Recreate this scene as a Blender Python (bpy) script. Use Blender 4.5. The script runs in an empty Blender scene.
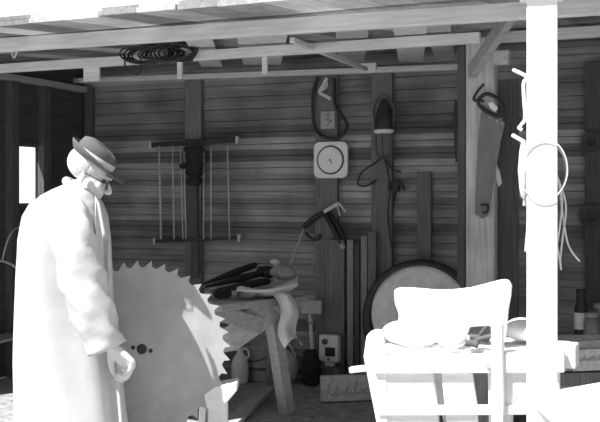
import bpy, bmesh, math, random
from mathutils import Vector, Matrix, Euler, noise
random.seed(7)
S = bpy.context.scene
COL = S.collection
PI = math.pi
R_ = math.radians

# ------------------------------------------------------------------ camera, sky, sun, exposure
TH = R_(23.35); FPX = 950.0; HY = 195.0; CH = 1.5
cam_d = bpy.data.cameras.new('camera'); cam = bpy.data.objects.new('camera', cam_d); COL.objects.link(cam)
cam.location = (0, 0, CH); cam.rotation_euler = (PI/2, 0, TH)
cam_d.sensor_width = 36; cam_d.lens = 36*FPX/600; cam_d.shift_y = -(211-HY)/600.0
cam_d.clip_start = .05; cam_d.clip_end = 300
S.camera = cam
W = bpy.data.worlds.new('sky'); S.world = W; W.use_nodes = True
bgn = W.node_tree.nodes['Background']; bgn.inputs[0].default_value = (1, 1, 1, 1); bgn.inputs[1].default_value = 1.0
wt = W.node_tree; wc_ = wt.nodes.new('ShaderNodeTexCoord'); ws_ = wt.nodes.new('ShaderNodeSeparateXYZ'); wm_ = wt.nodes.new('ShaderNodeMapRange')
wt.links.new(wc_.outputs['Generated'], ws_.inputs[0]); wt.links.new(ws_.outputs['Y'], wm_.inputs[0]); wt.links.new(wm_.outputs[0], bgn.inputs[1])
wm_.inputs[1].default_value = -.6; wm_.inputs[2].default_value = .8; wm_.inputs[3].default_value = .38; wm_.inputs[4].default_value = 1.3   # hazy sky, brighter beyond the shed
SUN_AZ = R_(60); SUN_EL = R_(52)
sd = bpy.data.lights.new('sun', 'SUN'); sd.energy = 9.0; sd.angle = R_(.6)
sun = bpy.data.objects.new('sun', sd); COL.objects.link(sun)
sdir = Vector((math.cos(SUN_AZ)*math.cos(SUN_EL), math.sin(SUN_AZ)*math.cos(SUN_EL), -math.sin(SUN_EL)))
sun.rotation_euler = sdir.to_track_quat('-Z', 'Y').to_euler(); sun.location = (-8, -4, 8)
S.view_settings.view_transform = 'Standard'; S.view_settings.look = 'None'
S.view_settings.exposure = 0.0; S.view_settings.gamma = 1; S.view_settings.use_curve_mapping = False

# ------------------------------------------------------------------ coordinates
RT = Vector((math.cos(TH), math.sin(TH), 0)); FW = Vector((-math.sin(TH), math.cos(TH), 0)); UP = Vector((0, 0, 1))
CP = Vector((0, 0, CH))
def ray(px, py): return FW + RT*((px-300)/FPX) + UP*((HY-py)/FPX)
def pt(px, py, d): return CP + ray(px, py)*d                     # a point at distance d ahead of the lens
def on(px, py, y): r = ray(px, py); return CP + r*(y/r.y)        # a point on the upright plane y
def og(px, py, z=0.0): r = ray(px, py); return CP + r*((z-CH)/r.z)  # a point on a level plane z
WY = 7.32      # back wall
EY, EZ = 3.93, 2.382   # eave
RS = .09      # roof pitch
def roofz(y): return EZ + (y-EY)*RS
LX = -5.34; RX = 1.7

# ------------------------------------------------------------------ materials
def mat(name, g, var=.25, rough=.8, scale=6, stretch=(1, 1, 1), bump=.2, planks=None, spec=.3, metal=0, grime=0, pvar=.6):
    m = bpy.data.materials.new(name); m.use_nodes = True
    nt = m.node_tree; N = nt.nodes; L = nt.links
    b = N['Principled BSDF']; b.inputs['Roughness'].default_value = rough
    b.inputs['Specular IOR Level'].default_value = spec; b.inputs['Metallic'].default_value = metal
    tc = N.new('ShaderNodeTexCoord'); mp = N.new('ShaderNodeMapping'); mp.inputs['Scale'].default_value = stretch
    L.new(tc.outputs['Object'], mp.inputs['Vector'])
    vec = mp.outputs[0]
    nz = N.new('ShaderNodeTexNoise'); nz.inputs['Scale'].default_value = scale; nz.inputs['Detail'].default_value = 8
    nz.inputs['Roughness'].default_value = .65
    L.new(vec, nz.inputs['Vector'])
    mr = N.new('ShaderNodeMapRange'); mr.inputs[1].default_value = .25; mr.inputs[2].default_value = .75
    mr.inputs[3].default_value = g*(1-var); mr.inputs[4].default_value = min(.95, g*(1+var))
    L.new(nz.outputs['Fac'], mr.inputs[0]); val = mr.outputs[0]
    if planks:                                                   # one tone for each board, by its number along an axis
        ax, pitch, off = planks
        sp = N.new('ShaderNodeSeparateXYZ'); L.new(tc.outputs['Object'], sp.inputs[0])
        a = N.new('ShaderNodeMath'); a.operation = 'MULTIPLY_ADD'; a.inputs[1].default_value = 1/pitch; a.inputs[2].default_value = off
        L.new(sp.outputs[ax], a.inputs[0])
        f = N.new('ShaderNodeMath'); f.operation = 'FLOOR'; L.new(a.outputs[0], f.inputs[0])
        wn = N.new('ShaderNodeTexWhiteNoise'); wn.noise_dimensions = '1D'; L.new(f.outputs[0], wn.inputs['W'])
        m2 = N.new('ShaderNodeMapRange'); m2.inputs[3].default_value = 1-pvar; m2.inputs[4].default_value = 1+pvar
        L.new(wn.outputs['Value'], m2.inputs[0])
        mm = N.new('ShaderNodeMath'); mm.operation = 'MULTIPLY'; L.new(val, mm.inputs[0]); L.new(m2.outputs[0], mm.inputs[1]); val = mm.outputs[0]
    if grime:
        n3 = N.new('ShaderNodeTexNoise'); n3.inputs['Scale'].default_value = 2.2; n3.inputs['Detail'].default_value = 5
        L.new(tc.outputs['Object'], n3.inputs['Vector'])
        m3 = N.new('ShaderNodeMapRange'); m3.inputs[1].default_value = .35; m3.inputs[2].default_value = .65
        m3.inputs[3].default_value = 1-grime; m3.inputs[4].default_value = 1+grime*.4
        L.new(n3.outputs['Fac'], m3.inputs[0])
        mm = N.new('ShaderNodeMath'); mm.operation = 'MULTIPLY'; L.new(val, mm.inputs[0]); L.new(m3.outputs[0], mm.inputs[1]); val = mm.outputs[0]
    cb = N.new('ShaderNodeCombineColor')
    for i in range(3): L.new(val, cb.inputs[i])
    L.new(cb.outputs[0], b.inputs['Base Color'])
    if bump:
        bp = N.new('ShaderNodeBump'); bp.inputs['Strength'].default_value = bump; bp.inputs['Distance'].default_value = .01
        L.new(nz.outputs['Fac'], bp.inputs['Height']); L.new(bp.outputs[0], b.inputs['Normal'])
    return m
M = {}
M['siding'] = mat('weathered_siding', .30, .35, .9, 9, (.25, 3, 7), .3, ('Z', .102, .5), pvar=.46, grime=.4)
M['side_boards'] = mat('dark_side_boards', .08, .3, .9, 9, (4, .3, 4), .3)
M['roof_boards'] = mat('roof_boards', .46, .35, .9, 8, (5, .35, 3), .3, ('X', .22, (5.64/.22) % 1), pvar=.6, grime=.4)
M['joist'] = mat('joist_wood', .64, .22, .8, 10, (.4, 5, 5), .2)
M['lightwood_z'] = mat('pale_upright_timber', .62, .3, .8, 9, (6, 6, .4), .25, grime=.4)
M['wood_x'] = mat('wood_long', .40, .3, .8, 9, (.4, 5, 5), .2)
M['stored'] = mat('stored_boards', .6, .3, .8, 9, (6, .5, 4), .2)
M['wood_z'] = mat('wood_upright', .19, .4, .85, 9, (6, 6, .4), .2)
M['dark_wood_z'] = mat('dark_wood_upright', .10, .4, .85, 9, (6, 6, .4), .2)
M['grey_wood_z'] = mat('grey_wood_upright', .30, .35, .85, 9, (6, 6, .4), .2)
M['dirt'] = mat('packed_dirt', .34, .55, .95, 14, (1, 1, 1), .8)
M['black'] = mat('black_iron', .035, .3, .5, 12, spec=.4)
M['darkmetal'] = mat('dark_metal', .05, .4, .5, 12, spec=.5)
M['rust'] = mat('dull_iron', .11, .4, .7, 14)
M['greymetal'] = mat('grey_metal', .4, .2, .45, 12, spec=.5)
M['blade'] = mat('saw_steel', .44, .14, .45, 9, (1, 1, 1), .04, spec=.5, grime=.12)
M['handsaw'] = mat('old_saw_steel', .20, .25, .5, 12, spec=.4)
M['white'] = mat('white_paint', .85, .06, .6, 8, bump=.05)
M['whitewood'] = mat('bleached_wood', .82, .12, .8, 9, (1, 6, 6), .15)
M['cloth'] = mat('pale_cloth', .7, .2, .95, 12)
M['greycloth'] = mat('grey_cloth', .35, .25, .95, 14)
M['darkcloth'] = mat('dark_cloth', .03, .4, .95, 14)
M['coat'] = mat('pale_coat_cloth', .56, .06, .95, 18, bump=.15)
M['felt'] = mat('grey_felt', .13, .1, .95, 30, bump=.1)
M['ribbon'] = mat('pale_hat_ribbon', .6, .05, .7, 20, bump=.05)
M['skin'] = mat('skin', .62, .05, .6, 10, bump=.05)
M['hair_lit_hat_back'] = mat('white_hair_lit_hat_back', .7, .15, .8, 40, (1, 1, 1), .4)  # hair tone, also standing in for sunlight on the hat's back
M['trouser'] = mat('dark_trousers', .06, .2, .95, 20)
M['leather'] = mat('dark_leather', .03, .2, .4, 10)
M['rope'] = mat('pale_rope', .60, .2, .95, 60, bump=.4)
M['stone'] = mat('grindstone_grit', .42, .25, .95, 18, bump=.3, grime=.2)
M['label'] = mat('paper_label', .35, .5, .8, 40)
M['dial'] = mat('white_dial', .93, .04, .5, 10, bump=0)
M['ground_out'] = mat('outside_ground', .40, .3, .95, 5)
g = bpy.data.materials.new('clear_glass'); g.use_nodes = True; gb = g.node_tree.nodes['Principled BSDF']
gb.inputs['Transmission Weight'].default_value = .6; gb.inputs['Roughness'].default_value = .15; gb.inputs['Base Color'].default_value = (.5, .5, .5, 1); M['glass'] = g

# ------------------------------------------------------------------ mesh building
def catmull(P, n=6):
    P = [Vector(p) for p in P]; out = []
    for i in range(len(P)-1):
        a = P[max(i-1, 0)]; b = P[i]; c = P[i+1]; d = P[min(i+2, len(P)-1)]
        for k in range(n):
            t = k/n
            out.append(.5*((2*b)+(c-a)*t+(2*a-5*b+4*c-d)*t*t+(3*b-a-3*c+d)*t**3))
    out.append(P[-1]); return out
class MB:
    def __init__(s): s.v = []; s.f = []
    def add(s, vs, fs):
        n = len(s.v); s.v += [Vector(v) for v in vs]; s.f += [tuple(i+n for i in f) for f in fs]; return s
    def box(s, c, size, ax=None):
        X, Y, Z = ax if ax else (Vector((1, 0, 0)), Vector((0, 1, 0)), UP)
        c = Vector(c); a, b, d = [k/2 for k in size]
        vs = [c+X*i*a+Y*j*b+Z*k*d for k in (-1, 1) for j in (-1, 1) for i in (-1, 1)]
        return s.add(vs, [(0, 2, 3, 1), (4, 5, 7, 6), (0, 1, 5, 4), (2, 6, 7, 3), (0, 4, 6, 2), (1, 3, 7, 5)])
    def bar(s, p, q, w, h, ref=UP):                              # a squared timber from p to q, w across, h along ref
        p, q = Vector(p), Vector(q); X = (q-p); l = X.length; X.normalize()
        Y = ref.cross(X)
        if Y.length < 1e-4: Y = Vector((1, 0, 0))
        Y.normalize(); Z = X.cross(Y)
        return s.box((p+q)/2, (l, w, h), (X, Y, Z))
    def tube(s, pts, r, n=10, smooth=0, flat=1.0, closed=False):
        if smooth:
            if isinstance(r, (list, tuple)):
                rr = []
                for i in range(len(pts)-1):
                    for k in range(smooth): rr.append(r[i]+(r[i+1]-r[i])*k/smooth)
                rr.append(r[-1]); r = rr
            pts = catmull(pts, smooth)
        pts = [Vector(p) for p in pts]; m = len(pts)
        if not isinstance(r, (list, tuple)): r = [r]*m
        t0 = (pts[1]-pts[0]).normalized(); nrm = t0.orthogonal().normalized(); vs = []
        for i in range(m):
            if closed: t = (pts[(i+1) % m]-pts[i-1])
            else: t = pts[min(i+1, m-1)]-pts[max(i-1, 0)]
            t.normalize(); nrm = nrm-t*nrm.dot(t)
            nrm = nrm.normalized() if nrm.length > 1e-5 else t.orthogonal().normalized()
            bn = t.cross(nrm)
            for k in range(n):
                a = 2*PI*k/n; vs.append(pts[i]+nrm*math.cos(a)*r[i]+bn*math.sin(a)*r[i]*flat)
        fs = []
        for i in range(m if closed else m-1):
            j = (i+1) % m
            for k in range(n): fs.append((i*n+k, i*n+(k+1) % n, j*n+(k+1) % n, j*n+k))
        if not closed: fs += [tuple(range(n-1, -1, -1)), tuple(range((m-1)*n, m*n))]
        return s.add(vs, fs)
    def lathe(s, c, prof, n=28, ax=(Vector((1, 0, 0)), Vector((0, 1, 0)), UP), sx=1, sy=1):
        X, Y, Z = ax; c = Vector(c); vs = []; m = len(prof)
        for r, h in prof:
            for k in range(n):
                a = 2*PI*k/n; vs.append(c+X*r*math.cos(a)*sx+Y*r*math.sin(a)*sy+Z*h)
        fs = []
        for i in range(m-1):
            for k in range(n): fs.append((i*n+k, i*n+(k+1) % n, (i+1)*n+(k+1) % n, (i+1)*n+k))
        fs += [tuple(range(n-1, -1, -1)), tuple(range((m-1)*n, m*n))]
        return s.add(vs, fs)
    def ell(s, c, rad, ax=(Vector((1, 0, 0)), Vector((0, 1, 0)), UP), n=20, m=12):
        c = Vector(c); vs = []; fs = []
        for i in range(1, m):
            p = PI*i/m
            for k in range(n):
                a = 2*PI*k/n; vs.append(c+ax[0]*rad[0]*math.sin(p)*math.cos(a)+ax[1]*rad[1]*math.sin(p)*math.sin(a)+ax[2]*rad[2]*math.cos(p))
        for i in range(m-2):
            for k in range(n): fs.append((i*n+k, (i+1)*n+k, (i+1)*n+(k+1) % n, i*n+(k+1) % n))
        t = len(vs); vs += [c+ax[2]*rad[2], c-ax[2]*rad[2]]
        for k in range(n): fs += [(t, k, (k+1) % n), (t+1, (m-2)*n+(k+1) % n, (m-2)*n+k)]
        return s.add(vs, fs)
    def prism(s, outline, th):                                   # a flat outline (world points) given thickness vector th
        n = len(outline); th = Vector(th); o = [Vector(p) for p in outline]
        vs = [p-th/2 for p in o]+[p+th/2 for p in o]
        fs = [tuple(range(n-1, -1, -1)), tuple(range(n, 2*n))]+[(i, (i+1) % n, n+(i+1) % n, n+i) for i in range(n)]
        return s.add(vs, fs)
    def loft(s, rings, cap=True):
        n = len(rings[0]); vs = [p for r in rings for p in r]; fs = []
        for i in range(len(rings)-1):
            for k in range(n): fs.append((i*n+k, i*n+(k+1) % n, (i+1)*n+(k+1) % n, (i+1)*n+k))
        if cap: fs += [tuple(range(n-1, -1, -1)), tuple(range((len(rings)-1)*n, len(rings)*n))]
        return s.add(vs, fs)
def link(name, mb, m, parent=None, bev=0, smooth=False, sub=0, origin=None, remesh=0, tri=False):
    if origin is None:
        if parent is not None: origin = root_loc(parent)
        else:
            xs = [v.x for v in mb.v]; ys = [v.y for v in mb.v]; zs = [v.z for v in mb.v]
            origin = Vector(((min(xs)+max(xs))/2, (min(ys)+max(ys))/2, min(zs)))
    me = bpy.data.meshes.new(name)
    me.from_pydata([v-origin for v in mb.v], [], mb.f); me.update()
    b = bmesh.new(); b.from_mesh(me); bmesh.ops.recalc_face_normals(b, faces=b.faces[:])
    if bev:
        es = [e for e in b.edges if len(e.link_faces) == 2 and e.calc_face_angle(0) > .6]
        bmesh.ops.bevel(b, geom=es, offset=bev, segments=2, profile=.5, affect='EDGES', clamp_overlap=True)
    b.to_mesh(me); b.free()
    me.materials.append(M[m] if isinstance(m, str) else m)
    o = bpy.data.objects.new(name, me); COL.objects.link(o)
    if parent is not None: o.parent = parent
    if parent is None: o.location = origin
    if remesh:
        md = o.modifiers.new('r', 'REMESH'); md.mode = 'VOXEL'; md.voxel_size = remesh
        sm = o.modifiers.new('s', 'SMOOTH'); sm.factor = .5; sm.iterations = 6
        bake(o)
    if sub:
        md = o.modifiers.new('s', 'SUBSURF'); md.levels = sub; md.render_levels = sub; bake(o)
    if smooth or remesh or sub:
        for p in o.data.polygons: p.use_smooth = True
    return o
def bake(o):
    dg = bpy.context.evaluated_depsgraph_get(); dg.update()
    me = bpy.data.meshes.new_from_object(o.evaluated_get(dg)); o.modifiers.clear(); o.data = me
LOC = {}
def root_loc(o):
    while o.parent: o = o.parent
    return LOC.get(o.name, o.location.copy())
def tag(o, label, cat, group=None, kind=None):
    o['label'] = label; o['category'] = cat
    if group: o['group'] = group
    if kind: o['kind'] = kind
    return o
def thing(name, label, cat, loc, group=None):
    o = bpy.data.objects.new(name, None); COL.objects.link(o); o.empty_display_size = .1
    o.location = Vector(loc); return tag(o, label, cat, group)
def struct(name, mb, m, **k):
    o = link(name, mb, m, **k); o['kind'] = 'structure'; return o
def solo(name, mb, m, label, cat, group=None, **k): return tag(link(name, mb, m, **k), label, cat, group)
def twin(o, delta, label, group=None):                           # a copy of a thing with copies of its parts and sub-parts
    c = o.copy(); COL.objects.link(c); c.location = o.location+Vector(delta); c['label'] = label
    if group: c['group'] = group
    for ch in list(o.children):
        d = ch.copy(); COL.objects.link(d); d.parent = c
        for gch in list(ch.children): e = gch.copy(); COL.objects.link(e); e.parent = d
    return c

# ------------------------------------------------------------------ the shed
mb = MB()                                                        # dirt floor, gently uneven
nx, ny = 90, 90
for j in range(ny+1):
    for i in range(nx+1):
        x = -9+14*i/nx; y = -3+12*j/ny
        mb.v.append(Vector((x, y, .012*noise.noise(Vector((x*2, y*2, 0)))-.008)))
for j in range(ny):
    for i in range(nx):
        a = j*(nx+1)+i; mb.f.append((a, a+1, a+nx+2, a+nx+1))
struct('floor', mb, 'dirt', smooth=True, origin=Vector((0, 0, 0)))
mb = MB().box((0, 10, -.06), (60, 60, .04)); struct('floor_outside', mb, 'ground_out', origin=Vector((0, 0, 0)))

mb = MB(); z = 0.0; k = 0                                        # lapped siding seen from inside
while z < 2.58:
    t = .016
    x0, x1 = LX-.05, RX
    vs = [(x0, WY+.012, z), (x1, WY+.012, z), (x1, WY+.02, z+.097), (x0, WY+.02, z+.097),
          (x0, WY+.012+t+.012, z), (x1, WY+.012+t+.012, z), (x1, WY+.02+t, z+.097), (x0, WY+.02+t, z+.097)]
    vs = [(a, b-.02 if idx in (0, 1) else b-.012, c) for idx, (a, b, c) in enumerate(vs)]
    mb.add(vs, [(0, 1, 2, 3), (5, 4, 7, 6), (4, 0, 3, 7), (1, 5, 6, 2), (3, 2, 6, 7), (4, 5, 1, 0)])
    z += .102; k += 1
mb.box(((LX+RX)/2, WY+.05, (roofz(WY+.04)-.002)/2), (RX-LX+.1, .02, roofz(WY+.04)-.002))
struct('wall_back', mb, 'siding', origin=Vector((0, 0, 0)))

mb = MB(); y = 4.95                                              # left side wall, with an opening
oy0, oy1 = None, None
a = on(18, 145, 1); 
def onx(px, py, x): r = ray(px, py); return CP + r*(x/r.x)
wa = onx(18, 146, LX); wb = onx(39, 203, LX)
yy0, yy1 = wa.y, wb.y; zz0, zz1 = wb.z, wa.z
T = .03
mb.box((LX-T/2, (4.95+yy0)/2, 1.25), (T, yy0-4.95, 2.5))
mb.box((LX-T/2, (WY+yy1)/2, 1.25), (T, WY-yy1, 2.5))
mb.box((LX-T/2, (yy0+yy1)/2, zz0/2), (T, yy1-yy0, zz0))
mb.box((LX-T/2, (yy0+yy1)/2, (zz1+2.5)/2), (T, yy1-yy0, 2.5-zz1))
y0 = 4.95
vs = [(LX-T, y0, 2.5), (LX, y0, 2.5), (LX, WY, 2.5), (LX-T, WY, 2.5), (LX-T, y0, roofz(y0)-.003), (LX, y0, roofz(y0)-.003), (LX, WY, roofz(WY)-.003), (LX-T, WY, roofz(WY)-.003)]
mb.add(vs, [(3, 2, 1, 0), (4, 5, 6, 7), (0, 1, 5, 4), (2, 3, 7, 6), (0, 4, 7, 3), (1, 2, 6, 5)])
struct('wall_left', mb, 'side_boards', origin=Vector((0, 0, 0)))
mb = MB().box((LX-T/2, (yy0+yy1)/2, zz0-.015), (.06, yy1-yy0+.06, .03)).box((LX-T/2, (yy0+yy1)/2, zz1+.015), (.06, yy1-yy0+.06, .03))
mb.box((LX-T/2, yy0-.012, (zz0+zz1)/2), (.055, .024, zz1-zz0)).box((LX-T/2, yy1+.012, (zz0+zz1)/2), (.055, .024, zz1-zz0))
struct('window_1', mb, 'dark_wood_z')
mb = MB().box((RX+.02, 6.1, 1.3), (.04, 2.5, 2.6)); struct('wall_right', mb, 'side_boards', origin=Vector((0, 0, 0)))

mb = MB()                                                        # roof boards running front to back
x = LX-.3; i = 0
while x < RX+.3:
    w = .218; y0 = EY + random.uniform(-.01, .01); y1 = WY+.12
    z0 = roofz(y0)+random.uniform(0, .008); z1 = roofz(y1)
    for q in (0,):
        vs = [(x, y0, z0), (x+w, y0, z0), (x+w, y1, z1), (x, y1, z1), (x, y0, z0+.025), (x+w, y0, z0+.025), (x+w, y1, z1+.025), (x, y1, z1+.025)]
        mb.add(vs, [(3, 2, 1, 0), (4, 5, 6, 7), (0, 1, 5, 4), (2, 3, 7, 6), (0, 4, 7, 3), (1, 2, 6, 5)])
    x += .22
vs = [(LX-.3, EY+.02, roofz(EY)+.03), (RX+.3, EY+.02, roofz(EY)+.03), (RX+.3, WY+.12, roofz(WY)+.036), (LX-.3, WY+.12, roofz(WY)+.036)]
mb.add(vs+[Vector(v)+Vector((0, 0, .02)) for v in vs], [(3, 2, 1, 0), (4, 5, 6, 7), (0, 1, 5, 4), (2, 3, 7, 6), (0, 4, 7, 3), (1, 2, 6, 5)])
struct('ceiling', mb, 'roof_boards', origin=Vector((0, 0, 0)))

# joists running along the shed
def joist(pa, pb, ya, th, hh, label, xr=None):
    a = on(pa[0], pa[1], ya); b = on(pb[0], pb[1], ya)
    dirv = (b-a).normalized()
    if a.x > LX+.02: a = a - dirv*((a.x-LX-.03)/dirv.x)
    if xr is not None: b = b + dirv*((xr-b.x)/dirv.x)
    off = Vector((0, 0, hh/2))
    return solo('roof_joist', MB().bar(a+off, b+off, th, hh), 'joist', label, 'beam', 'long joists under the shed roof', bev=.004)
yA, yB, yC = 4.50, 5.42, 7.17
joist((0, 52), (450, 24), yA, .05, .08, 'thick pale joist nearest the roof edge, highest of the three long joists', RX)
joist((0, 73), (480, 43), yB, .045, .062, 'middle long pale joist, with the wire coil hung behind it')
joist((60, 84), (462, 70), yC, .05, .045, 'thin lowest joist, along the top of the board wall')
a = on(500, 35, 6.2); 
solo('roof_joist', MB().bar(on(497, 38, 6.3), Vector((RX, 6.3, on(600, 32, 6.3).z)), .05, .07), 'joist', 'short pale joist running right from the inner post behind the white post', 'beam', bev=.004)

# upright boards nailed to the back wall
def upright(name, px0, px1, py0, py1, m, label, cat, y=WY-.05, th=.045, group=None, lean=0):
    a = on(px0, (py0+py1)/2, y); b = on(px1, (py0+py1)/2, y)
    zt = on((px0+px1)/2, py0, y).z; zb = max(0.0, on((px0+px1)/2, py1, y).z)
    mb = MB().add([], [])
    cx = (a.x+b.x)/2; w = b.x-a.x
    mb.bar((cx, y+th/2, zb), (cx+lean, y+th/2, zt), w, th, Vector((0, 1, 0)))
    return solo(name, mb, m, label, cat, group, bev=.003)
WB = WY-.056
upright('wall_stud', 185, 201, 76, 460, 'wood_z', 'upright board on the wall behind the hanging rod frame', 'stud', WB)
upright('wall_stud', 315, 337, 74, 460, 'wood_z', 'upright board on the wall behind the white round dial', 'stud', WB)
upright('wall_stud', 371, 392, 73, 460, 'wood_z', 'upright board on the wall where the dark lamp and loose wires hang', 'stud', WB)
upright('wall_stud', 84, 92, 88, 460, 'dark_wood_z', 'dark corner stud where the left side wall meets the board wall', 'stud', WB)
upright('dark_plank', 417, 431, 172, 268, 'wood_z', 'short dark plank hung on the board wall left of the inner post', 'plank', WY-.036, .03)
upright('wall_stud', 585, 604, 62, 460, 'dark_wood_z', 'wide dark board on the wall at the right edge', 'stud', WB)
# boards leaning against the back wall
for (x0, x1, y0, mt, lb) in ((325, 344, 240, 'wood_z', 'broad grey board standing behind the pale outlet box'),
                              (347, 353, 240, 'grey_wood_z', 'narrow pale lath standing against the wall, left of the pair'),
                              (355, 359, 244, 'dark_wood_z', 'thin dark strip standing between two pale laths'),
                              (361, 367, 236, 'grey_wood_z', 'narrow pale lath standing against the wall, right of the pair'),
                              (368, 376, 232, 'wood_z', 'tall brown board leaning left of the round grindstone')):
    upright('leaning_board', x0, x1, y0, 460, mt, lb, 'board', WB-.06, .02)

# left side wall studs and top plate
def lstud(px, w, label, m='dark_wood_z'):
    c = onx(px, 150, LX+.03); return solo('wall_stud', MB().box((LX+.035, c.y, 1.22), (.07, w, 2.44)), m, label, 'stud', bev=.003)
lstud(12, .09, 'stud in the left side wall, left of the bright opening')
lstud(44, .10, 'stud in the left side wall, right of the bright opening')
solo('top_plate', MB().box((LX+.04, 6.1, 2.47), (.08, 2.3, .05)), 'wood_x', 'timber plate along the top of the left side wall', 'beam', bev=.003)
solo('shelf', MB().box((LX+.13, 6.3, onx(8, 337, LX+.13).z), (.24, 1.0, .02)), 'wood_x', 'rough upper shelf on the left wall behind the man', 'shelf', bev=.002)
solo('shelf', MB().box((LX+.13, 6.3, onx(8, 392, LX+.13).z), (.24, 1.0, .02)), 'wood_x', 'rough lower shelf on the left wall behind the man', 'shelf', bev=.002)
zsh = onx(8, 392, LX+.13).z+.01
solo('paint_can', MB().lathe((LX+.13, 6.28, zsh), [(.05, 0), (.055, .004), (.055, .12), (.058, .125), (.05, .13)]), 'greymetal', 'small grey can on the lower left shelf', 'can', smooth=False)
# pale hose looped beside the man's back
mb = MB().tube([onx(-6, 262, LX+.15), onx(0, 261, LX+.15), onx(8, 263, LX+.15), onx(16, 268, LX+.16), onx(24, 282, LX+.17), onx(26, 330, LX+.12)], .009, 8, 6)
mb.tube([onx(2, 262, LX+.15), onx(6, 245, LX+.14), onx(12, 232, LX+.12), onx(20, 226, LX+.08), onx(24, 222, LX+.07)], .007, 8, 6)
solo('hose', mb, 'rope', 'thin pale hose looped on the left wall behind the coat', 'hose', smooth=True)

# inner post with the diagonal brace
pp = on(481, 100, 6.25); PW = .19
solo('inner_post', MB().box((pp.x, 6.28, 1.27), (PW, .14, 2.54)), 'lightwood_z', 'thick pale inner post with the handsaw on it', 'post', bev=.008)
solo('post_board', MB().box((pp.x-PW/2-.027, 6.30, 1.25), (.05, .2, 2.5)), 'dark_wood_z', 'dark board fixed along the left side of the inner post', 'board', bev=.003)
c = on(506, 100, 6.3); solo('post_board', MB().box((pp.x+PW/2+.07, 6.33, on(506, 80, 6.33).z/2), (.13, .03, on(506, 80, 6.33).z)), 'dark_wood_z', 'wide dark board standing right of the inner post', 'board', bev=.003)
solo('roof_brace', MB().bar(on(472, 72, 6.12), pt(519, 2, 5.35), .05, .09), 'wood_x', 'diagonal brace rising from the inner post towards the roof', 'brace', bev=.003)
c = on(502, 58, 6.25); solo('wood_block', MB().box(c, (.10, .08, .09)), 'stored', 'small pale block nailed beside the top of the inner post', 'block', bev=.004)

# boards stored on the joists
def stored(p, q, z, w, label, m='stored', th=.012):
    a = og(p[0], p[1], z+.045); b = og(q[0], q[1], z-.075)
    if a.y > 7.1: a = b+(a-b)*((7.1-b.y)/(a.y-b.y))
    return solo('stored_board', MB().bar(a, b, w, th), m, label, 'board', 'loose boards laid across the joists', bev=.003)
zj = 2.503
stored((262, 64), (262, 31), zj, .30, 'wide pale board across the joists above the two short hangers')
stored((411, 62), (410, 23), zj, .19, 'pale board across the joists above the dark lamp')
stored((212, 66), (196, 34), zj, .17, 'slanting pale board across the joists right of the wire coil')
stored((352, 62), (352, 27), zj, .19, 'grey board across the joists near the diagonal stick', 'wood_x')
stored((445, 58), (436, 21), zj, .15, 'grey board across the joists near the inner post', 'wood_x')
solo('stick', MB().bar(og(292, 40, 2.39), og(366, 69, 2.47), .03, .03), 'joist', 'thin diagonal stick slanting under the middle joist', 'stick', bev=.002)
c = on(368, 67, yC-.03); solo('wood_block', MB().box(c, (.14, .03, .06)), 'whitewood', 'pale block at the lower end of the diagonal stick', 'block', bev=.004)
def cleat(px, p0, p1, w, y, label):
    a = on(px, p0, y); b = on(px, p1, y)
    return solo('hanger', MB().box((a+b)/2, (w, .02, a.z-b.z)), 'joist', label, 'hanger', 'short wooden hangers below the middle joist', bev=.002)
cleat(92, 62, 81, .13, yB+.035, 'broad pale hanger under the middle joist at the far left')
cleat(180, 56, 79, .035, yB+.035, 'thin pale hanger below the wire coil')
cleat(265, 52, 74, .035, yB+.035, 'thin pale hanger between the wire coil and the dial board')
# wire coil behind joist B
mb = MB(); c = on(160, 54, yB-.09)
for i in range(18):
    ps = []; ox = (-.10, .11, -.04, .05, .0, .15)[i % 6]; rx = (.17, .15, .21, .19, .12, .1)[i % 6]-.01*(i // 6); rz = .062-.004*(i % 5)
    for k in range(28):
        a = 2*PI*k/28; ps.append(c+Vector((ox+rx*math.cos(a), .03*math.sin(a+1)+.006*(i-6), rz*math.sin(a)+.008*math.cos(2*a+i)+.006)))
    mb.tube(ps, .006, 6, closed=True)
mb.tube([c+Vector((-.2, 0, .03)), c+Vector((-.27, .0, -.03)), c+Vector((-.24, -.01, -.10)), c+Vector((-.16, 0, -.12)), c+Vector((-.15, 0, .0))], .006, 6, 6)
solo('wire_coil', mb, 'black', 'flattened coil of dark wire hung between the joists', 'coil', smooth=True)
mb = MB().tube([og(0, 50, 2.45), og(8, 40, 2.45), og(14, 58, 2.45), og(20, 44, 2.44), og(28, 50, 2.45)], .007, 8, 6)
solo('wire', mb, 'rope', 'twisted pale wire under the roof edge at the far left', 'wire', smooth=True)
mb = MB().tube([og(20, 50, 2.47), og(45, 36, 2.45), og(62, 21, 2.46)], .006, 8, 4)
solo('cord', mb, 'greymetal', 'thin cord slanting under the roof edge at the left', 'cord', smooth=True)

# ------------------------------------------------------------------ hung on the back wall
# rod frame
yf = WB-.035
tl, tr = on(152, 145, yf), on(236, 140, yf); bl, br = on(156, 241, yf), on(238, 238, yf)
t = thing('rod_frame', 'hanging frame of thin pale rods between two dark bars', 'rack', (tl.x+.37, yf, bl.z))
link('top_bar', MB().bar(tl, tr, .03, .045), 'black', t, bev=.004); link('bottom_bar', MB().bar(bl, br, .03, .03), 'black', t, bev=.004)
for p, q in ((159, 161), (172.5, 174), (180.5, 183), (184, 186), (204, 203.5), (211, 211), (227.5, 229.5)):
    link('rod', MB().tube([on(p, 146, yf-.02), on(q, 239, yf-.02)], .009 if p < 160 else .006, 8), 'rope', t, smooth=True)
for p, e in ((tl, -1), (tr, 1), (bl, -1), (br, 1)): link('end_cap', MB().box(p+Vector((e*.012, 0, 0)), (.022, .035, .06)), 'rope', t, bev=.003)
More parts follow.
